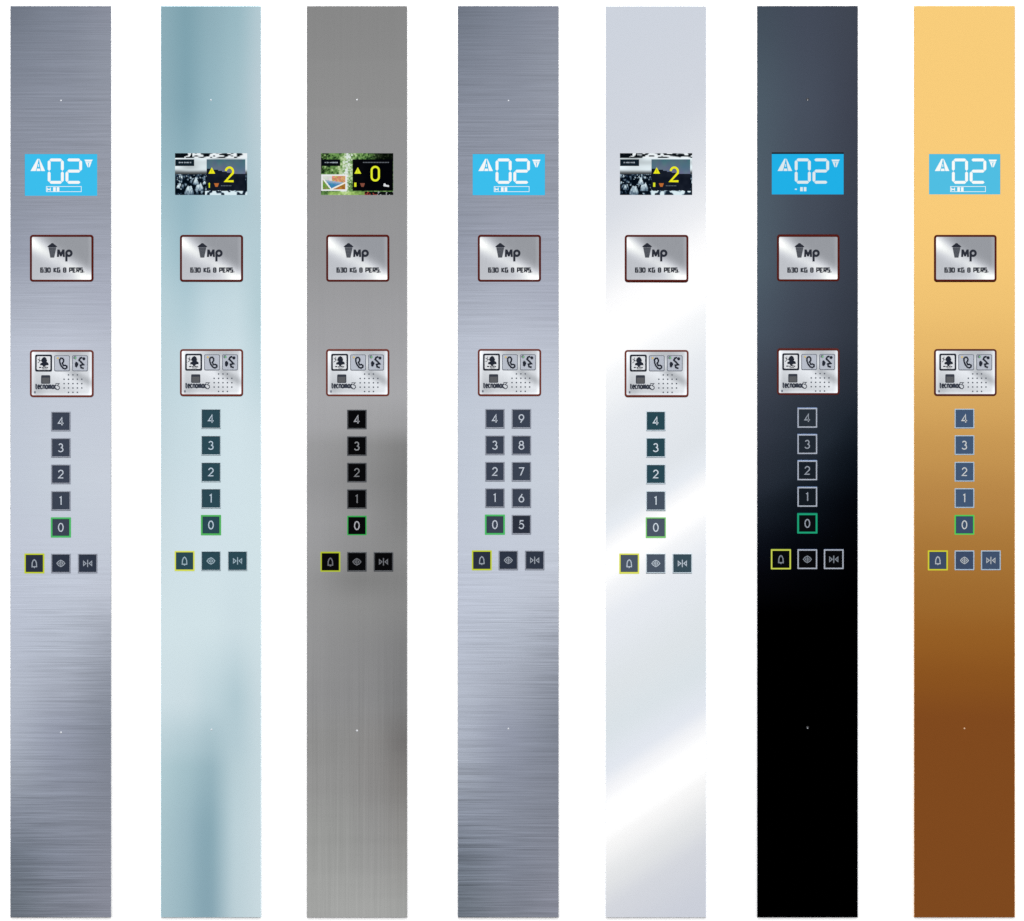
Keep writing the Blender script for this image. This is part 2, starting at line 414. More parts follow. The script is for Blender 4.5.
def forest(u, v, s):
    k = vn(u * 26 + 2 * vn(u * 11, v * 9, 3), v * 15, s); k2 = .5 * vn(u * 58, v * 34, s + 2) + .5 * h2(int(u * 60), int(v * 35), s + 8)
    br = exp(-((u - .38 + .06 * v) / .12) ** 2)
    k = k * .42 + k2 * .58
    dark = (20, 45, 22); mid = (104, 146, 78); lite = (186, 208, 160)
    t = sstep(.25, .62, k + .08 * sstep(.9, .2, u) + .28 * br - .25 * sstep(.6, 1, u) * (v < .2))
    c = tuple(lerp(dark[i], mid[i], t) for i in range(3))
    t2 = sstep(.55, .9, k * .95 + .35 * br)
    c = tuple(lerp(c[i], lite[i], t2) for i in range(3))
    t3 = sstep(.86, 1.2, k2 * .5 + br * .8)
    c = tuple(lerp(c[i], (225, 232, 235)[i], t3) for i in range(3))
    dk_ = 1 - .75 * sstep(.62, .85, u) * (v < .16) - .6 * sstep(.16, .02, u) * sstep(.55, .3, v) * (k2 < .6)
    c = tuple(q * dk_ for q in c)
    if v > .92 and .1 < u < .6: c = tuple(lerp(c[i], (170, 205, 105)[i], .6) for i in range(3))
    if v > .92 and u >= .6: c = (150, 60, 50) if (k2 > .55 and u < .78) else ((170, 172, 175) if k2 > .72 else (12, 14, 16))
    return c
def pool(u, v, s):
    # water quadrilateral with a pale rim on terracotta and grass
    left = v - (.3 + 2.17 * (u - .08)); right = v - (.95 - .79 * (u - .38)); topl = v - (.3 + .24 * (u - .12))
    n = vn(u * 12, v * 9, s); n2 = h2(int(u * 26), int(v * 17), s + 1)
    if left > .12 and u < .4: return (95 + 60 * n, 125 + 50 * n2, 55 + 40 * n)
    if left > -.05 and u < .42 and v > .26: return (236, 238, 232)
    if right > .09: return (140 + 70 * n, 85 + 60 * n2, 35 + 30 * n)
    if right > -.02: return (240, 236, 226)
    if topl < 0:
        return (200 + 30 * n, 200 + 25 * n2, 200 + 20 * n) if u < .42 else (165 + 75 * n2, 120 + 70 * n, 80 + 50 * n2)
    h = sstep(.3, 0, topl)
    return (lerp(48, 150, h) + 20 * n2, lerp(118, 165, h) + 25 * n, lerp(168, 185, h) + 20 * n2)

def picture(mb, x0, y0, x1, y1, d, fn, nx, ny, m=0):
    tint = mb.at.setdefault('tint', {})
    for j in range(ny):
        for i in range(nx):
            c = (*L3([max(0, min(255, q)) for q in fn((i + .5) / nx, (j + .5) / ny)]), 1)
            xa, xb = lerp(x0, x1, i / nx), lerp(x0, x1, (i + 1) / nx); ya, yb = lerp(y0, y1, j / ny), lerp(y0, y1, (j + 1) / ny)
            ids = [mb.P(xa, ya, d), mb.P(xa, yb, d), mb.P(xb, yb, d), mb.P(xb, ya, d)]
            for q in ids: tint[q] = c
            mb.face(ids, m)

# ---------------------------------------------------------------- panel builder
def panel(x0, x1, label, fn, sheet_mat, streak, edge_rgb, disp, load, inter, screws, buttons, row, btn, kind):
    x0 -= .15; x1 -= .15; load = (load[0], load[1] - .1, load[2] - .4, load[3] - .2); inter = (inter[0], inter[1] - .2, inter[2] - .4, inter[3] - .3)
    cx = (x0 + x1) / 2
    ox, oz = (cx - 512) * PX, (921 - 917.5) * PX
    root = bpy.data.objects.new('lift_control_panel', None); col.objects.link(root)
    root.location = (ox, 0, oz); root.empty_display_size = 0.05
    root['label'] = label; root['category'] = 'control panel'; root['group'] = 'lift control panels hanging in a row'
    M = lambda: MB(ox, oz)
    T, B = 6.0, 917.4
    # faceplate: returned edges, a tiny chamfer, an opening for the display
    m = M(); c = 0.2
    hx0, hy0, hx1, hy1 = disp[0], disp[1] - disp[4], disp[2], disp[3]
    xs = frange(x0 + c, x1 - c, 4.0, (hx0, hx1)); ys = frange(T + c, B - c, 4.0, (hy0, hy1))
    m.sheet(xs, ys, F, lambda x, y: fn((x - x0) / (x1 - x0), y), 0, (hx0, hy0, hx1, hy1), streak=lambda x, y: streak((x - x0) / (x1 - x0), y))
    loops = [[m.P(*p, d) for p in rrect(a, b_, c_, d_, 0)] for (a, b_, c_, d_, d) in
             ((x0 + c, T + c, x1 - c, B - c, F), (x0, T, x1, B, F - c * PX), (x0, T, x1, B, 0.0005))]
    for a, b in zip(loops, loops[1:]):
        for i in range(4): m.face((a[i], a[(i + 1) % 4], b[(i + 1) % 4], b[i]), 1)
    hl = [[m.P(*p, d) for p in rrect(hx0, hy0, hx1, hy1, 0)] for d in (F, F - 0.003)]
    for i in range(4): m.face((hl[0][i], hl[1][i], hl[1][(i + 1) % 4], hl[0][(i + 1) % 4]), 2)
    m.face(hl[1], 2)
    m.build('faceplate', [sheet_mat, plain_metal(edge_rgb, .5), matte((20, 22, 26), name='recess_shade')], root, recalc=False)  # dark recess colour paints the shadow line above the display

    # display
    dx, dy = disp[0], disp[1]; DW, DH = disp[2] - disp[0], disp[3] - disp[1]
    D = F - 0.0015
    if kind['screen'] == 'lcd':
        m = M(); m.rect(disp[0] + .05, disp[1] + .05, disp[2] - .05, disp[3] - .05, D - 0.002, D)
        d = m.build('display', glow(kind['blue'], 'blue_backlight'), root, 'light blue lit display reading 02')
        W = glow(kind['ink'], 'white_lcd_segments')
        def seg(points, mm): mm.prism([(dx + a, dy + b) for a, b in points], D - .0003, D + .0003)
        hw = 1.45
        def hseg(xa, xb, y): return [(xa, y), (xa + hw, y - hw), (xb - hw, y - hw), (xb, y), (xb - hw, y + hw), (xa + hw, y + hw)]
        def vseg(x, ya, yb): return [(x, ya), (x + hw, ya + hw), (x + hw, yb - hw), (x, yb), (x - hw, yb - hw), (x - hw, ya + hw)]
        for (xa, xb, segs) in ((24.4, 37.6, 'abcdef'), (42.2, 55.9, 'abged')):
            mm = M(); ya, ym, yb = 5.9, 17.1, 28.3
            sh = 0.28
            S = {'a': hseg(xa + sh, xb - sh, ya), 'g': hseg(xa + sh, xb - sh, ym), 'd': hseg(xa + sh, xb - sh, yb),
                 'f': vseg(xa, ya + sh, ym - sh), 'b': vseg(xb, ya + sh, ym - sh), 'e': vseg(xa, ym + sh, yb - sh), 'c': vseg(xb, ym + sh, yb - sh)}
            for q in segs: seg(S[q], mm)
            mm.build('digit', W, d)
        mm = M()     # road-shaped arrow: two outer strokes and the centre line
        seg([(12.6, 4.8), (14, 4.8), (12.2, 13), (10.9, 17.0), (5.8, 17.0)], mm)
        seg([(14.3, 4.8), (14.8, 4.8), (20.4, 17.0), (16.4, 17.0), (15.4, 12)], mm)
        seg([(12.2, 14.6), (15.2, 14.6), (15.8, 17.0), (11.7, 17.0)], mm)
        mm.ribbon([(dx + 13.8, dy + 10.2), (dx + 13.9, dy + 13)], .8, D - .0003, D + .0003)
        mm.build('up_arrow', W, d)
        mm = M()
        seg([(59.6, 5.6), (68, 5.6), (66.9, 7.6), (60.6, 7.6)], mm)
        seg([(60.7, 8.0), (62.9, 8.0), (63.4, 10.4), (63.6, 13.2), (62.9, 13.2)], mm)
        seg([(64.7, 8.0), (66.9, 8.0), (64.8, 13.2), (64.0, 13.2), (64.2, 10.4)], mm)
        seg([(63.0, 8.2), (64.5, 8.2), (64.2, 9.1), (63.3, 9.1)], mm)
        mm.build('down_arrow', W, d)
        mm = M()
        if kind['bar']:
            mm.frame(dx + 21.3, dy + 32.2, dx + 56.8, dy + 37.9, .55, D - .0003, D + .00025)
            mm.ribbon([(dx + 22.6, dy + 33.6), (dx + 22.6, dy + 36.8)], .8, D - .0003, D + .0003)
            mm.ribbon([(dx + 25.6, dy + 33.6), (dx + 25.6, dy + 36.8)], .8, D - .0003, D + .0003)
        mm.ribbon([(dx + 23.1, dy + 35.3), (dx + 25.1, dy + 35.3)], 1.2, D - .0003, D + .0003)
        seg([(28.4, 33.2), (31, 33.2), (31, 37.3), (28.4, 37.3)], mm); seg([(32, 33.2), (34.6, 33.2), (34.6, 37.3), (32, 37.3)], mm)
        mm.build('load_bar', W, d)
    else:
        m = M(); f = crowd if kind['screen'] == 'city' else forest
        picture(m, disp[0], disp[1], disp[2], disp[3], D, lambda u, v: f(u, v, kind['seed']), 108, 62)
        d = m.build('display', glow_attr(), root, 'colour display with a picture of a %s and a yellow %s' % (('crowd' if kind['screen'] == 'city' else 'garden'), kind['floor']), recalc=False)
        mm = M(); mm.at = {'tint': {}}
        def ip(u, v):
            if kind['screen'] == 'city':
                e = .3 + .16 * sstep(0, .8, u)
                if v < e: return (62 + 18 * vn(u * 6, v * 4, 4) + 25 * v / .4, 100 + 15 * vn(u * 9, v * 7, 5) + 10 * v, 118 + 45 * v)
                q = vn(u * 9, v * 8, 6) * 12; return (14 + q, 20 + q, 32 + q)
            q = vn(u * 8, v * 7, 6) * 10 * sstep(.5, 0, u); return (3 + q, 4 + q, 8 + q)
        picture(mm, dx + 31.6, dy + 6.1, dx + (72 if kind['screen'] != 'city' else 70.3), dy + (37.6 if kind['screen'] != 'city' else 37.2), D + .0003, ip, 40, 30)
        inf = mm.build('floor_window', glow_attr(), d, recalc=False)
        mm = M(); mm.at = {'tint': {}}
        picture(mm, dx + .2, dy + 6.1, dx + 19.2, dy + 12.8, D + .0003, lambda u, v: (16, 30, 40) if kind['screen'] == 'city' else (6, 10, 16), 2, 2)
        mm.build('caption_strip', glow_attr(), d, recalc=False)
        mm = M()
        random.seed(kind['seed'] + 5); x = dx + 3.8
        while x < dx + 16:
            w = random.uniform(.6, 1.4); mm.ribbon([(x, dy + 9.3), (x + w, dy + 9.3)], random.uniform(.8, 1.5), D + .0002, D + .0005); x += w + random.choice((.35, .35, 1.1))
        mm.build('caption_text', glow((165, 178, 188), 'caption_glow'), d)
        Y = glow((238, 236, 30) if kind['screen'] == 'city' else (226, 235, 45), 'yellow_glow')
        mm = M()
        if kind['floor'] == '2':
            mm.strokes(G['2'], dx + 49.8, dy + 14.2, 9.2, 14.2, 2.1, D + .0002, D + .0007)
        else:
            mm.ribbon([(p, q) for p, q in rrect(dx + 50.6, dy + 13.6, dx + 57.9, dy + 27.3, 3.6)], 2.0, D + .0002, D + .0007, closed=True)
        mm.build('floor_number', Y, d)
        mm = M(); mm.prism([(dx + 36.8, dy + 14), (dx + 40.2, dy + 20.4), (dx + 33.4, dy + 20.4)], D + .0002, D + .0006)
        mm.build('up_arrow', Y, d)
        mm = M(); mm.ribbon([(dx + 36.8, dy + 16.2), (dx + 36.8, dy + 19.2)], .45, D + .0004, D + .0007); mm.build('arrow_mark', glow((150, 150, 10), 'olive_glow'), d)
        mm = M()
        if kind['screen'] == 'city' and kind['seed'] == 1: mm.prism([(dx + 34.3, dy + 29.2), (dx + 35.4, dy + 31), (dx + 34.9, dy + 31), (dx + 34.9, dy + 34.5), (dx + 33.7, dy + 34.5), (dx + 33.7, dy + 31), (dx + 33.1, dy + 31)], D + .0002, D + .0006)
        else: mm.rect(dx + 33.2, dy + 29.4, dx + 35.4, dy + 33.6, D + .0002, D + .0006)
        mm.build('status_icon', glow((215, 225, 40), 'lime_glow'), d)
        mm = M(); mm.prism([(dx + 39, dy + 30), (dx + 44, dy + 30), (dx + 42.6, dy + 33.6), (dx + 40.4, dy + 33.6)], D + .0002, D + .0006)
        mm.build('status_icon', glow((185, 105, 50) if kind['screen'] == 'city' else (130, 75, 60), 'amber_glow'), d)
        mm = M()
        if kind['screen'] == 'city':
            for q in range(7): mm.ribbon([(dx + 46 + q * 1.55, dy + 32.4), (dx + 47 + q * 1.55, dy + 32.6)], 1.0, D + .0002, D + .0005)
            mm.build('status_text', glow((90, 102, 112), 'grey_glow'), d)
        else:
            for q in range(17): mm.ribbon([(dx + 42 + q * 1.55, dy + 9.2), (dx + 43.1 + q * 1.55, dy + 9.2)], .9, D + .0002, D + .0005)
            mm.build('status_text', glow((105, 110, 118), 'grey_glow'), d)
            mm = M(); mm.prism([(dx + 62.6, dy + 30.5), (dx + 64, dy + 30), (dx + 65.2, dy + 31.6), (dx + 68, dy + 32), (dx + 68, dy + 33.8), (dx + 62.4, dy + 33)], D + .0002, D + .0006)
            mm.build('corner_logo', glow((215, 218, 222), 'logo_glow'), d)
            mm = M(); mm.at = {'tint': {}}
            picture(mm, dx + .2, dy + 21.2, dx + 25.8, dy + 37.6, D + .0003, lambda u, v: (232, 234, 236) if (u < .05 or u > .95 or v < .08 or v > .92) else pool((u - .05) / .9, (v - .08) / .84, 3), 52, 34)
            mm.build('inset_picture', glow_attr(), d, 'small inset picture of a swimming pool', recalc=False)

    # load plate
    lx0, ly0, lx1, ly1 = load
    dk = matte((34, 38, 50), name='engraved_ink', spec=.1)
    gr = matte((74, 78, 86), name='grey_ink', spec=.1)
    m = M(); w = 2.1; TP = F + .0030
    ff = load_fn(lx0 + w, ly0 + w, lx1 - lx0 - 2 * w, ly1 - ly0 - 2 * w)
    m.sheet(frange(lx0 + w - .2, lx1 - w + .2, 1.5), frange(ly0 + w - .2, ly1 - w + .2, 1.5), TP, ff, 0, streak=lambda x, y: .5)
    q = [[m.P(*p, dd) for p in rrect(lx0 + w - .2, ly0 + w - .2, lx1 - w + .2, ly1 - w + .2, 0)] for dd in (TP, F - .0005)]
    for i in range(4): m.face((q[0][i], q[0][(i + 1) % 4], q[1][(i + 1) % 4], q[1][i]), 1)
    lp = m.build('load_plate', [sheet_metal('plate_steel', ((300, 40, .25),), .14), plain_metal((170, 175, 185))], root, recalc=False)
    m = M(); m.frame(lx0, ly0, lx1, ly1, w, F - .0005, F + .0034, 0, 2.9, 1.1)
    m.build('border', matte((84, 24, 16), rough=.6, name='dark_red_enamel', spec=.02), lp)
    m = M(); ex, ey = lx0, ly0; t0, t1 = TP - .0002, TP + .0003
    m.prism([(ex + a, ey + b) for a, b in ((17.3, 11.9), (19.6, 9.9), (20.8, 9.2), (21.2, 8.5), (22.4, 8.2), (23.6, 8.5), (24.0, 9.2), (25.2, 9.9), (27.5, 11.9), (25.9, 12.5), (18.9, 12.5))], t0, t1, 0)
    for k in range(7):
        ya = 12.9 + k * 1.42; yb = ya + 1.12
        wa = lerp(4.0, 2.0, (ya - 12.6) / 10); wb = lerp(4.0, 2.0, (yb - 12.6) / 10)
        m.prism([(ex + 22.4 - wa, ey + ya), (ex + 22.4 + wa, ey + ya), (ex + 22.4 + wb, ey + yb), (ex + 22.4 - wb, ey + yb)], t0, t1, 1)
    m.prism([(ex + a, ey + b) for a, b in ((18.6, 12.6), (26.2, 12.6), (24.3, 22.8), (20.5, 22.8))], t0, t1 - .00012, 2)
    m.build('tower_emblem', [dk, gr, matte((112, 116, 124), name='pale_grey_ink', spec=.1)], lp)
    m = M()
    m.prism([(ex + a, ey + b) for a, b in ((27.0, 22.1), (27.4, 14.6), (29.5, 14.6), (31.0, 17.6), (32.5, 14.6), (34.6, 14.6), (35.0, 22.1), (32.9, 22.1), (32.8, 19.0), (31.8, 21.6), (30.2, 21.6), (29.2, 19.0), (29.1, 22.1))], t0, t1)
    m.ribbon(arc(ex + 39.0, ey + 18.4, 2.55, 2.6, 0, 345, 23), 2.3, t0, t1, 0, True)
    m.ribbon([(ex + 36.5, ey + 17.5), (ex + 36.5, ey + 26.6)], 2.2, t0, t1 + .00008)
    m.build('letters', dk, lp)
    m = M(); x = ex + 10.6
    for ch in ('s6', 's3', 's0', ' ', 'sK', 'sG', ' ', 's8', ' ', 'sP', 'sE', 'sR', 'sS', '.'):
        if ch == ' ': x += 2.45; continue
        if ch == '.': m.rect(x - .1, ey + 36.6, x + .75, ey + 37.5, t0, t1); continue
        m.strokes(G[ch], x, ey + 33.2, 2.8, 4.0, 1.3, t0, t1 - .0001); x += 3.58
    m.build('lettering', matte((44, 48, 58), name='engraved_grey', spec=.1), lp)

    # intercom plate
    ix0, iy0, ix1, iy1 = inter
    m = M(); w = 1.9
    ff = inter_fn(ix0 + w, iy0 + w, ix1 - ix0 - 2 * w, iy1 - iy0 - 2 * w)
    m.sheet(frange(ix0 + w - .2, ix1 - w + .2, 1.5), frange(iy0 + w - .2, iy1 - w + .2, 1.5), TP, ff, 0, streak=lambda x, y: .5)
    q = [[m.P(*p, dd) for p in rrect(ix0 + w - .2, iy0 + w - .2, ix1 - w + .2, iy1 - w + .2, 0)] for dd in (TP, F - .0005)]
    for i in range(4): m.face((q[0][i], q[0][(i + 1) % 4], q[1][(i + 1) % 4], q[1][i]), 1)
    ip_ = m.build('intercom_plate', [sheet_metal('plate_steel', None), plain_metal((170, 175, 185))], root, recalc=False)
    m = M(); m.frame(ix0, iy0, ix1, iy1, w, F - .0005, F + .0034, 0, 3.0, 1.3)
    m.build('border', matte(kind.get('rim', (112, 52, 42)), rough=.6, name='red_brown_enamel', spec=.02), ip_)
    def X(a): return ix0 + a
    def Yy(b): return iy0 + b
    whp = matte((226, 229, 233), name='white_key', spec=.2); inkb = matte((26, 32, 46), name='black_ink', spec=.1)
    slv = matte((186, 192, 204), name='silver_key', spec=.3); rim = matte((108, 114, 126), name='grey_outline', spec=.2)
    # alarm key: thick dark rim, figure ringing under a warning star
    m = M(); t0, t1 = TP - .0005, TP + .0008
    m.rect(X(5.2), Yy(4.6), X(22.2), Yy(21.6), t0, t1, 1, 1.6)
    m.rect(X(6.9), Yy(6.3), X(20.5), Yy(19.9), t0, t1 + .0003, 0, .9)
    f1 = t1 + .0006
    m.prism([(X(a), Yy(b)) for a, b in ((14.4, 6.9), (16.2, 8.0), (17.2, 10.6), (16.6, 12.0), (18.4, 13.0), (18.8, 15.0), (16.2, 15.3), (15.0, 16.2), (14.6, 17.2), (13.6, 17.2), (13.2, 16.0), (12.4, 15.3), (10.2, 15.1), (10.6, 13.4), (12.6, 12.4), (11.4, 11.0), (11.7, 9.2), (12.8, 7.8))], t1, f1, 1)
    m.ribbon([(X(8.0), Yy(9.0)), (X(10), Yy(10.6)), (X(11.6), Yy(10.8))], .5, t1, f1, 1)
    m.ribbon([(X(7.8), Yy(13.0)), (X(9.6), Yy(11.6)), (X(9.8), Yy(7.6))], .45, t1, f1 - .00008, 1)
    for (a, b, c_) in ((9.2, 11.4, 17.4), (12.2, 13.6, 17.6), (14.6, 16.6, 17.2), (16.9, 18.1, 17.6)): m.ribbon([(X(a), Yy(c_)), (X(b), Yy(c_))], 1.0, t1, f1, 1)
    m.ribbon([(X(12.6), Yy(18.9)), (X(17), Yy(18.8))], .5, t1, f1, 1)
    m.build('alarm_key', [whp, inkb], ip_)
    # phone key
    m = M()
    m.rect(X(24.2), Yy(5.3), X(40.0), Yy(21.3), t0, t1, 1, 1.5); m.rect(X(24.9), Yy(6.0), X(39.3), Yy(20.6), t0, t1 + .0003, 0, 1.1)
    m.ribbon([(X(a), Yy(b)) for a, b in ((31.0, 8.2), (32.6, 8.2), (33.8, 9.9), (33.6, 11.8), (32.5, 13.2), (33.6, 15.6), (35.4, 15.3), (37.0, 16.2), (36.9, 17.8), (35.2, 18.9), (33.2, 18.2), (31.0, 15.4), (29.9, 12.2), (29.8, 9.6))], 1.45, t1, f1, 2, True)
    m.disc(X(27.9), Yy(8.1), 1.0, t1, f1, 3)
    m.build('phone_key', [slv, rim, inkb, glow((215, 190, 120), 'amber_led')], ip_)
    # talk key
    m = M()
    m.rect(X(42.2), Yy(5.3), X(58.0), Yy(21.3), t0, t1, 1, 1.5); m.rect(X(42.9), Yy(6.0), X(57.3), Yy(20.6), t0, t1 + .0003, 0, 1.1)
    m.prism([(X(a), Yy(b)) for a, b in ((46.0, 11.6), (47.4, 12.2), (48.6, 14.0), (47.8, 16.0), (46.6, 17.6), (45.2, 16.6), (45.0, 13.4))], t1, f1, 2)
    m.disc(X(54.0), Yy(8.8), 1.5, t1, f1, 2)
    m.ribbon([(X(a), Yy(b)) for a, b in ((52.4, 7.4), (50.2, 8.2), (49.2, 10.2), (51.2, 12.0), (53.6, 14.6), (50.6, 15.2), (51.2, 17.6), (53.8, 18.4))], 1.6, t1, f1 + .00006, 2)
    m.disc(X(45.0), Yy(7.6), 1.5, t1, f1, 1); m.disc(X(45.6), Yy(7.9), .9, t1, f1 + .0002, 3)
    m.build('talk_key', [slv, rim, inkb, glow((120, 190, 130), 'green_led')], ip_)
    m = M(); m.rect(X(11.2), Yy(25.2), X(20.4), Yy(33.8), t0, TP + .0003, 0, 1.0); m.rect(X(12.2), Yy(27.6), X(19.6), Yy(33.2), t0, TP + .0005, 1, .5)
    m.build('sensor_window', [matte((44, 50, 64), name='sensor_dark', spec=.2), matte((88, 90, 94), name='sensor_grey', spec=.2)], ip_)
    m = M(); x = X(5.4)
    for ch, wd in zip('tecnomac', (1.9, 2.25, 2.1, 2.3, 2.3, 3.2, 2.3, 2.1)):
        m.strokes(G[ch], x, Yy(35.1), wd, 3.6, 1.35, TP - .0002, TP + .00025); x += wd + .42
    m.build('wordmark', matte((52, 58, 72), name='word_ink', spec=.1), ip_)
    m = M(); m.ribbon([(X(a), Yy(b)) for a, b in ((25.6, 33.6), (29.4, 33.6), (27.4, 35.6), (29.3, 36.4), (29.7, 38.2), (28.2, 39.8), (26.4, 39.4), (25.0, 38.3))], .85, TP - .0002, TP + .0003)
    m.build('wordmark_numeral', matte((62, 68, 80), name='numeral_ink', spec=.1), ip_)
    m = M()
    for j in range(5):
        for i in range(5):
            if j in (0, 4) and i in (0, 4): continue
            m.disc(X(34.2 + i * 4.42), Yy(24.9 + j * 4.36), .78, TP - .0002, TP + .0002, 0, 12)
    m.build('speaker_grille', matte((84, 90, 102), name='hole_dark', spec=.1), ip_)
    m = M(); m.rect(X(4.2), Yy(41.2), X(5.8), Yy(43.4), TP - .0002, TP + .0002)
    m.build('microphone_hole', matte((104, 110, 124), name='mic_hole', spec=.1), ip_)

    # screws: small raised cups
    for k, (sx, sy, rad) in enumerate(screws):
        m = M(); R = rad; low = kind.get('painted_socket')
        if low:      # dark disc and low pale dome paint a socket's shade and lit lip
            m.disc(sx, sy, R * 1.1, F - .0005, F + .0003, 1, 20); sy += .75; R = .75
        R *= .8
        m.lathe(sx, sy, [(R, F - .0005), (R, F + .0004), (R * .9, F + .0007), (R * .6, F + .0009), (R * .15, F + .001)], n=20)
        m.build('screw', [matte(kind.get('screw', (222, 225, 230)), .35, name='screw_head', spec=.3), matte((24, 26, 32), name='socket_shade')], root, smooth=True)

    # push buttons
    def button(name, bx, by, glyph, cap, ring, ink, ringlab=None, lit=False, rw=1.35, s=9.85, gs=(5.5, 7.9), gw=1.12):
        bx -= .2; by -= .2
        capm = matte(cap, rough=.35, name='button_cap', spec=.03)
        m = M(); m.rect(bx - s + rw - .1, by - s + rw - .1, bx + s - rw + .1, by + s - rw + .1, F - .0005, F + .0022, 0, .25, .35)
        c = m.build(name, capm, root)
        m = M(); m.frame(bx - s, by - s, bx + s, by + s, rw, F - .0005, F + .0028, 0, .45, .2)
        m.build('light_ring' if lit else 'rim', glow(ring, 'lit_ring') if lit else matte(ring, rough=.3, name='ring_metal', spec=.3), c, ringlab)
        m = M(); gw_, gh_ = gs
        m.strokes(G[glyph], bx - gw_ / 2, by - gh_ / 2, gw_, gh_, gw, F + .0018, F + .0025)
        m.build('numeral' if glyph in '0123456789' else 'symbol', matte(btn.get('inks', {}).get(glyph, ink), name='button_ink', spec=.1), c)
    for (dg, bx, by) in buttons:
        z = dg == '0'
        cap = btn['caps'].get(dg, btn['cap'])
        if z: button('floor_button', bx, by, dg, cap, btn['green'], btn['ink'], 'green lit ring', True, s=10.1 + btn.get('zs', 0), rw=btn.get('zrw', 1.7))
        else: button('floor_button', bx, by, dg, cap, btn['ring'], btn['ink'], rw=btn['rw'])
    (ax, bx_, cx_), ry = row
    button('alarm_button', ax, ry, 'bell', btn['caps'].get('bell', btn['cap']), btn['yellow'], btn['ink2'], 'yellow lit ring', True, gs=(5.4, 7.4), gw=1.1, s=10.0, rw=1.4)
    button('door_open_button', bx_, ry, 'open', btn['caps'].get('open', btn['cap']), btn['ring'], btn['ink2'], gs=(8.0, 6.6), gw=.9, rw=btn['rw'])
    button('door_close_button', cx_, ry, 'close', btn['caps'].get('close', btn['cap']), btn['ring'], btn['ink2'], gs=(8.8, 7.4), gw=1.0, rw=btn['rw'])
    return root

# ---------------------------------------------------------------- the seven panels
hbrush = ((3.0, 200, 1.1), (5.0, 460, 2.6))
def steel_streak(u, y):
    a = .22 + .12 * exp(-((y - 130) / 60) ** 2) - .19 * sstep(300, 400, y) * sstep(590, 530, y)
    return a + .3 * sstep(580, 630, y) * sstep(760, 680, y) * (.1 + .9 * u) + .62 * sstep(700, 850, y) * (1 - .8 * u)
brushed = sheet_metal('brushed_steel', hbrush, .14)
polished = sheet_metal('polished_sheet', None, .12)
vbr = sheet_metal('fine_vertical_brushed', ((130, 1.2, .9), (420, 3, .7), (1.5, 26, .35)), .14)

cool = dict(cap=(60,68,84), caps={'bell': (44,50,66), 'open': (46,54,70), 'close': (48,56,72)}, ring=(146,152,166), rw=1.25, ink=(198,206,218), ink2=(158,166,178), green=(78,186,104), yellow=(196,208,56))
cool4 = dict(cool, caps=dict(cool['caps'], **{'5': (44,50,64)}))
tealb = dict(cap=(43,74,85), caps={}, ring=(182,200,208), rw=.8, ink=(190,208,222), ink2=(158,182,194), green=(84,180,96), yellow=(216,222,92))
darkb = dict(cap=(3,3,5), caps={}, ring=(72,75,80), rw=1.2, ink=(168,170,176), inks={'3': (140,142,146), '2': (126,128,132), '1': (118,120,124), '0': (176,178,184)}, ink2=(112,114,120), green=(56,168,82), yellow=(176,190,52), zrw=1.1, zs=-.4)
whiteb = dict(cap=(78,90,106), caps={'4': (40,73,84), '3': (40,73,84), '2': (42,74,86), '1': (72,84,100), 'close': (58,80,92)}, ring=(200,216,226), rw=.95, ink=(214,226,236), ink2=(190,202,214), green=(130,206,120), yellow=(222,226,96), zrw=1.2)
blackb = dict(cap=(20,26,34), caps={'4': (40,48,58), '3': (33,41,51), '2': (24,32,41), '1': (18,25,33), '0': (6,9,13), 'bell': (3,4,7), 'open': (2,3,6), 'close': (2,3,6)}, ring=(172,180,194), rw=1.3, ink=(150,158,170), ink2=(128,136,146), green=(30,158,116), yellow=(198,208,82), zrw=1.8)  # caps darken downwards with the panel's painted sheen
goldb = dict(cap=(68,90,120), caps={'0': (60,80,108), 'bell': (62,78,104), 'open': (62,78,106), 'close': (66,84,112)}, ring=(168,192,214), rw=1.15, ink=(206,210,212), ink2=(184,190,196), green=(84,200,90), yellow=(206,206,56), zrw=1.35, zs=-.2)

lcd = dict(screen='lcd', blue=(59,190,236), ink=(246,248,248), bar=True)
P = []
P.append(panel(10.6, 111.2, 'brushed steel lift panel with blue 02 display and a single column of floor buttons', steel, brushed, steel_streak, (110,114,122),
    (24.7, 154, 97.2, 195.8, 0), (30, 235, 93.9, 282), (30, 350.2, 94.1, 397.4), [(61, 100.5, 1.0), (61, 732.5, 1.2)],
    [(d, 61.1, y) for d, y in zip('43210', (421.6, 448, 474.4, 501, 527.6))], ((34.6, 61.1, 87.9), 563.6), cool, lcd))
P.append(panel(161, 261.1, 'pale teal mirror lift panel with a crowd picture and yellow 2 on its screen', teal, polished, lambda u, y: 0, (170,195,205),
    (175, 153.2, 247.2, 195, 0), (180, 235, 243.5, 282), (180, 349.3, 243.6, 396.4), [(211, 100, 1.0), (211.5, 729.6, 1.1)],
    [(d, 211.2, y) for d, y in zip('43210', (419, 445.6, 472.3, 498.7, 525.2))], ((184.8, 211.2, 237.8), 561.1), tealb, dict(screen='city', seed=1, floor='2')))
P.append(panel(307, 407.3, 'satin grey lift panel with green garden picture on its screen and black buttons', satin, vbr, lambda u, y: .08 + .32 * sstep(620, 740, y), (130,130,132),
    (321, 153.2, 393.3, 195, 0), (326.2, 235, 389.8, 282), (326, 349.4, 389.8, 396.6), [(357, 99.8, 1.1), (357, 730.7, 1.35)],
    [(d, 357.1, y) for d, y in zip('43210', (419.7, 446.3, 472.8, 499.3, 525.8))], ((330.6, 357.1, 383.7), 562), darkb, dict(screen='garden', seed=2, floor='0')))
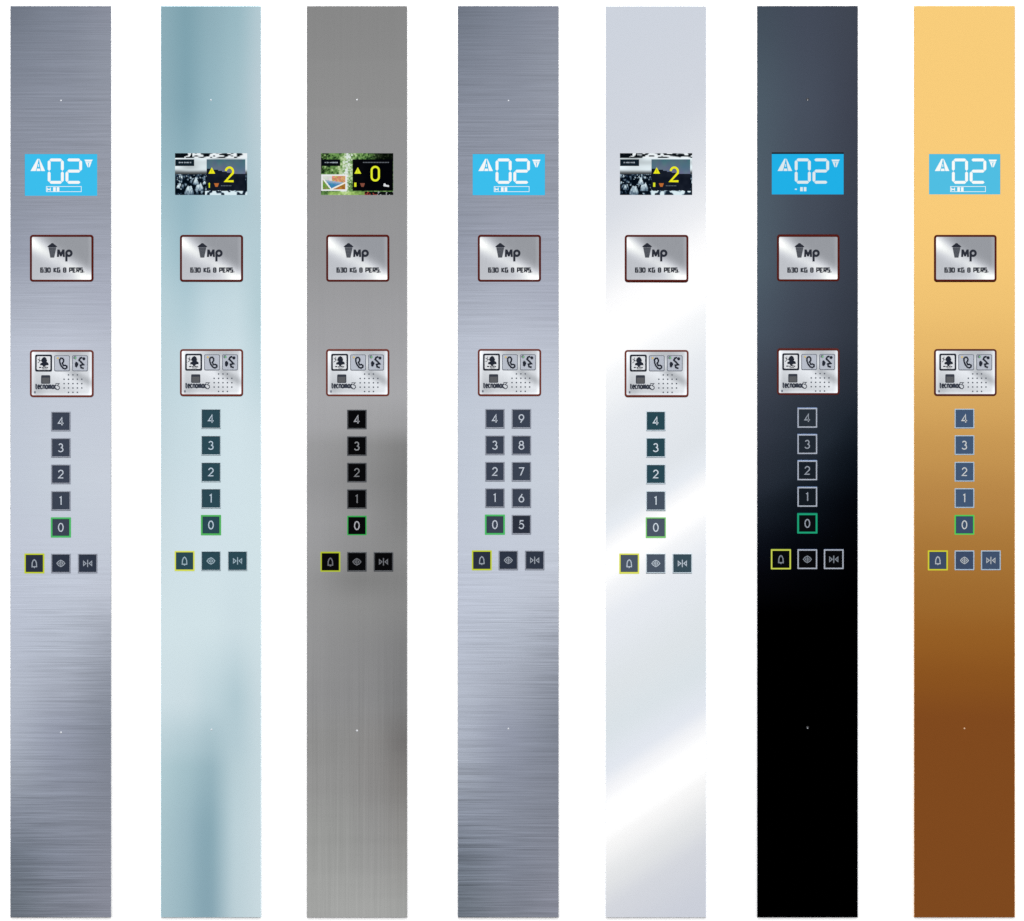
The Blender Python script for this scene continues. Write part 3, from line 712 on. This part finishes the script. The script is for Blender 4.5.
P.append(panel(458, 558.7, 'brushed steel lift panel with two columns of floor buttons numbered 0 to 9', steel, brushed, steel_streak, (110,114,122),
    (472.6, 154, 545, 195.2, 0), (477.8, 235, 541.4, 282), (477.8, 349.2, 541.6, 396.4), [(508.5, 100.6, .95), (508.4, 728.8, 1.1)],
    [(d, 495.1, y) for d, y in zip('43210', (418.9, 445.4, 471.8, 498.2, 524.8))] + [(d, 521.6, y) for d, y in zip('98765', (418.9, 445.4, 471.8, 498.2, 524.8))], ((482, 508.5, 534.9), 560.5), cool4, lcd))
P.append(panel(605.7, 706.3, 'glossy white lift panel with painted diagonal sheen and a crowd picture on its screen', white, polished, lambda u, y: 0, (205,210,218),
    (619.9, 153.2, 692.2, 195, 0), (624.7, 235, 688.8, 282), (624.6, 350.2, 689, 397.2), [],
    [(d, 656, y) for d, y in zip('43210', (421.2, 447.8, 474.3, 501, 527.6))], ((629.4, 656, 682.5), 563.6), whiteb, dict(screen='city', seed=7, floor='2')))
P.append(panel(757.3, 857.9, 'black lift panel with painted slate sheen, blue display and silver rimmed buttons', black, polished, lambda u, y: 0, (60,66,76),
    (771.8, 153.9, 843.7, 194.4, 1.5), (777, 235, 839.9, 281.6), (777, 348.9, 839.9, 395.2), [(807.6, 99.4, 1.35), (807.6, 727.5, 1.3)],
    [(d, 807.5, y) for d, y in zip('43210', (418.2, 444.5, 470.7, 497.2, 523.6))], ((781.1, 807.5, 833.9), 559.5), blackb, dict(lcd, blue=(32,176,230), bar=False, ink=(222,234,238), rim=(92,36,30), screw=(185, 188, 194), painted_socket=True)))
P.append(panel(914.2, 1015, 'gold lift panel with painted reflection down to brown and blue 02 display at the far right', gold, polished, lambda u, y: 0, (190,140,75),
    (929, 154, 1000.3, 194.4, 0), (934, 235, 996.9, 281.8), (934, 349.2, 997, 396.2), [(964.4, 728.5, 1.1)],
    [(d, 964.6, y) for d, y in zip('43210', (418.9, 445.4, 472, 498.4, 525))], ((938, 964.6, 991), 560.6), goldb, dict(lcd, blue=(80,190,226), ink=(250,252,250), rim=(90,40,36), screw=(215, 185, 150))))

# ---------------------------------------------------------------- white wall behind
me = bpy.data.meshes.new('backdrop')
me.from_pydata([(-4, 0, -2.5), (4, 0, -2.5), (4, 0, 4.5), (-4, 0, 4.5)], [], [(0, 1, 2, 3)])
wall = bpy.data.objects.new('backdrop', me); col.objects.link(wall)
wall['kind'] = 'structure'
m, nt, b = new_mat('white_wall_paint')
ns = nt.nodes.new('ShaderNodeTexNoise'); ns.inputs['Scale'].default_value = 300
bp = nt.nodes.new('ShaderNodeBump'); bp.inputs['Strength'].default_value = .05; bp.inputs['Distance'].default_value = .0005
nt.links.new(ns.outputs[0], bp.inputs['Height']); nt.links.new(bp.outputs[0], b.inputs['Normal'])
b.inputs['Base Color'].default_value = (.87, .87, .87, 1); b.inputs['Roughness'].default_value = .8
b.inputs['Specular IOR Level'].default_value = .2
me.materials.append(m)

# ---------------------------------------------------------------- added studio light, all out of view
wd = bpy.data.worlds.new('World'); sc.world = wd; wd.use_nodes = True
nt = wd.node_tree; nt.nodes.clear()
out = nt.nodes.new('ShaderNodeOutputWorld'); bg = nt.nodes.new('ShaderNodeBackground')
nt.links.new(bg.outputs[0], out.inputs[0])
tc = nt.nodes.new('ShaderNodeTexCoord'); sp = nt.nodes.new('ShaderNodeSeparateXYZ')
nt.links.new(tc.outputs['Generated'], sp.inputs[0])
z = sp.outputs['Z']
E = N(nt, 'MAXIMUM', N(nt, 'MULTIPLY_ADD', z, 1.2, .6), 0.0)          # made-up gradient for the sheets to mirror, dark below, bright above
top = N(nt, 'MULTIPLY', N(nt, 'MAXIMUM', N(nt, 'SUBTRACT', z, .6), 0.0), 4.0)  # extra overhead brightness added to lift the wall
E = N(nt, 'ADD', E, top)
nt.links.new(E, bg.inputs['Strength']); bg.inputs['Color'].default_value = (1, 1, 1, 1)

def added_fill_lamp(name, loc, target, size, power):
    l = bpy.data.lights.new(name, 'AREA'); l.shape = 'SQUARE'; l.size = size; l.energy = power; l.color = (1, 1, 1)
    o = bpy.data.objects.new(name, l); col.objects.link(o); o.location = loc
    from mathutils import Vector
    o.rotation_euler = (Vector(target) - Vector(loc)).to_track_quat('-Z', 'Y').to_euler()
added_fill_lamp('overhead_wall_fill', (-.4, -1.9, 4.7), (0, 0, .9), 2.4, 190)  # unseen lamp added to whiten the wall from above
added_fill_lamp('left_wall_fill', (-4.6, -2.3, .5), (0, 0, .9), 2.4, 170)  # added side lamp, brightens the wall only from out of view
added_fill_lamp('right_wall_fill', (4.6, -2.3, .5), (0, 0, .9), 2.4, 170)  # matching added lamp for the wall's other side

# ---------------------------------------------------------------- camera
cam = bpy.data.cameras.new('camera'); co = bpy.data.objects.new('camera', cam); col.objects.link(co)
co.location = (0, -(DIST + F), ZC); co.rotation_euler = (pi / 2, 0, 0)
cam.sensor_width = 36; cam.sensor_fit = 'HORIZONTAL'; cam.lens = 36 * DIST / (1024 * PX)
cam.clip_start = .1; cam.clip_end = 100
sc.camera = co
sc.view_settings.view_transform = 'Standard'; sc.view_settings.look = 'None'
sc.view_settings.exposure = 0; sc.view_settings.gamma = 1
sc.cycles.use_denoising = False
sc.cycles.max_bounces = 6
sc.cycles.filter_width = 1.5
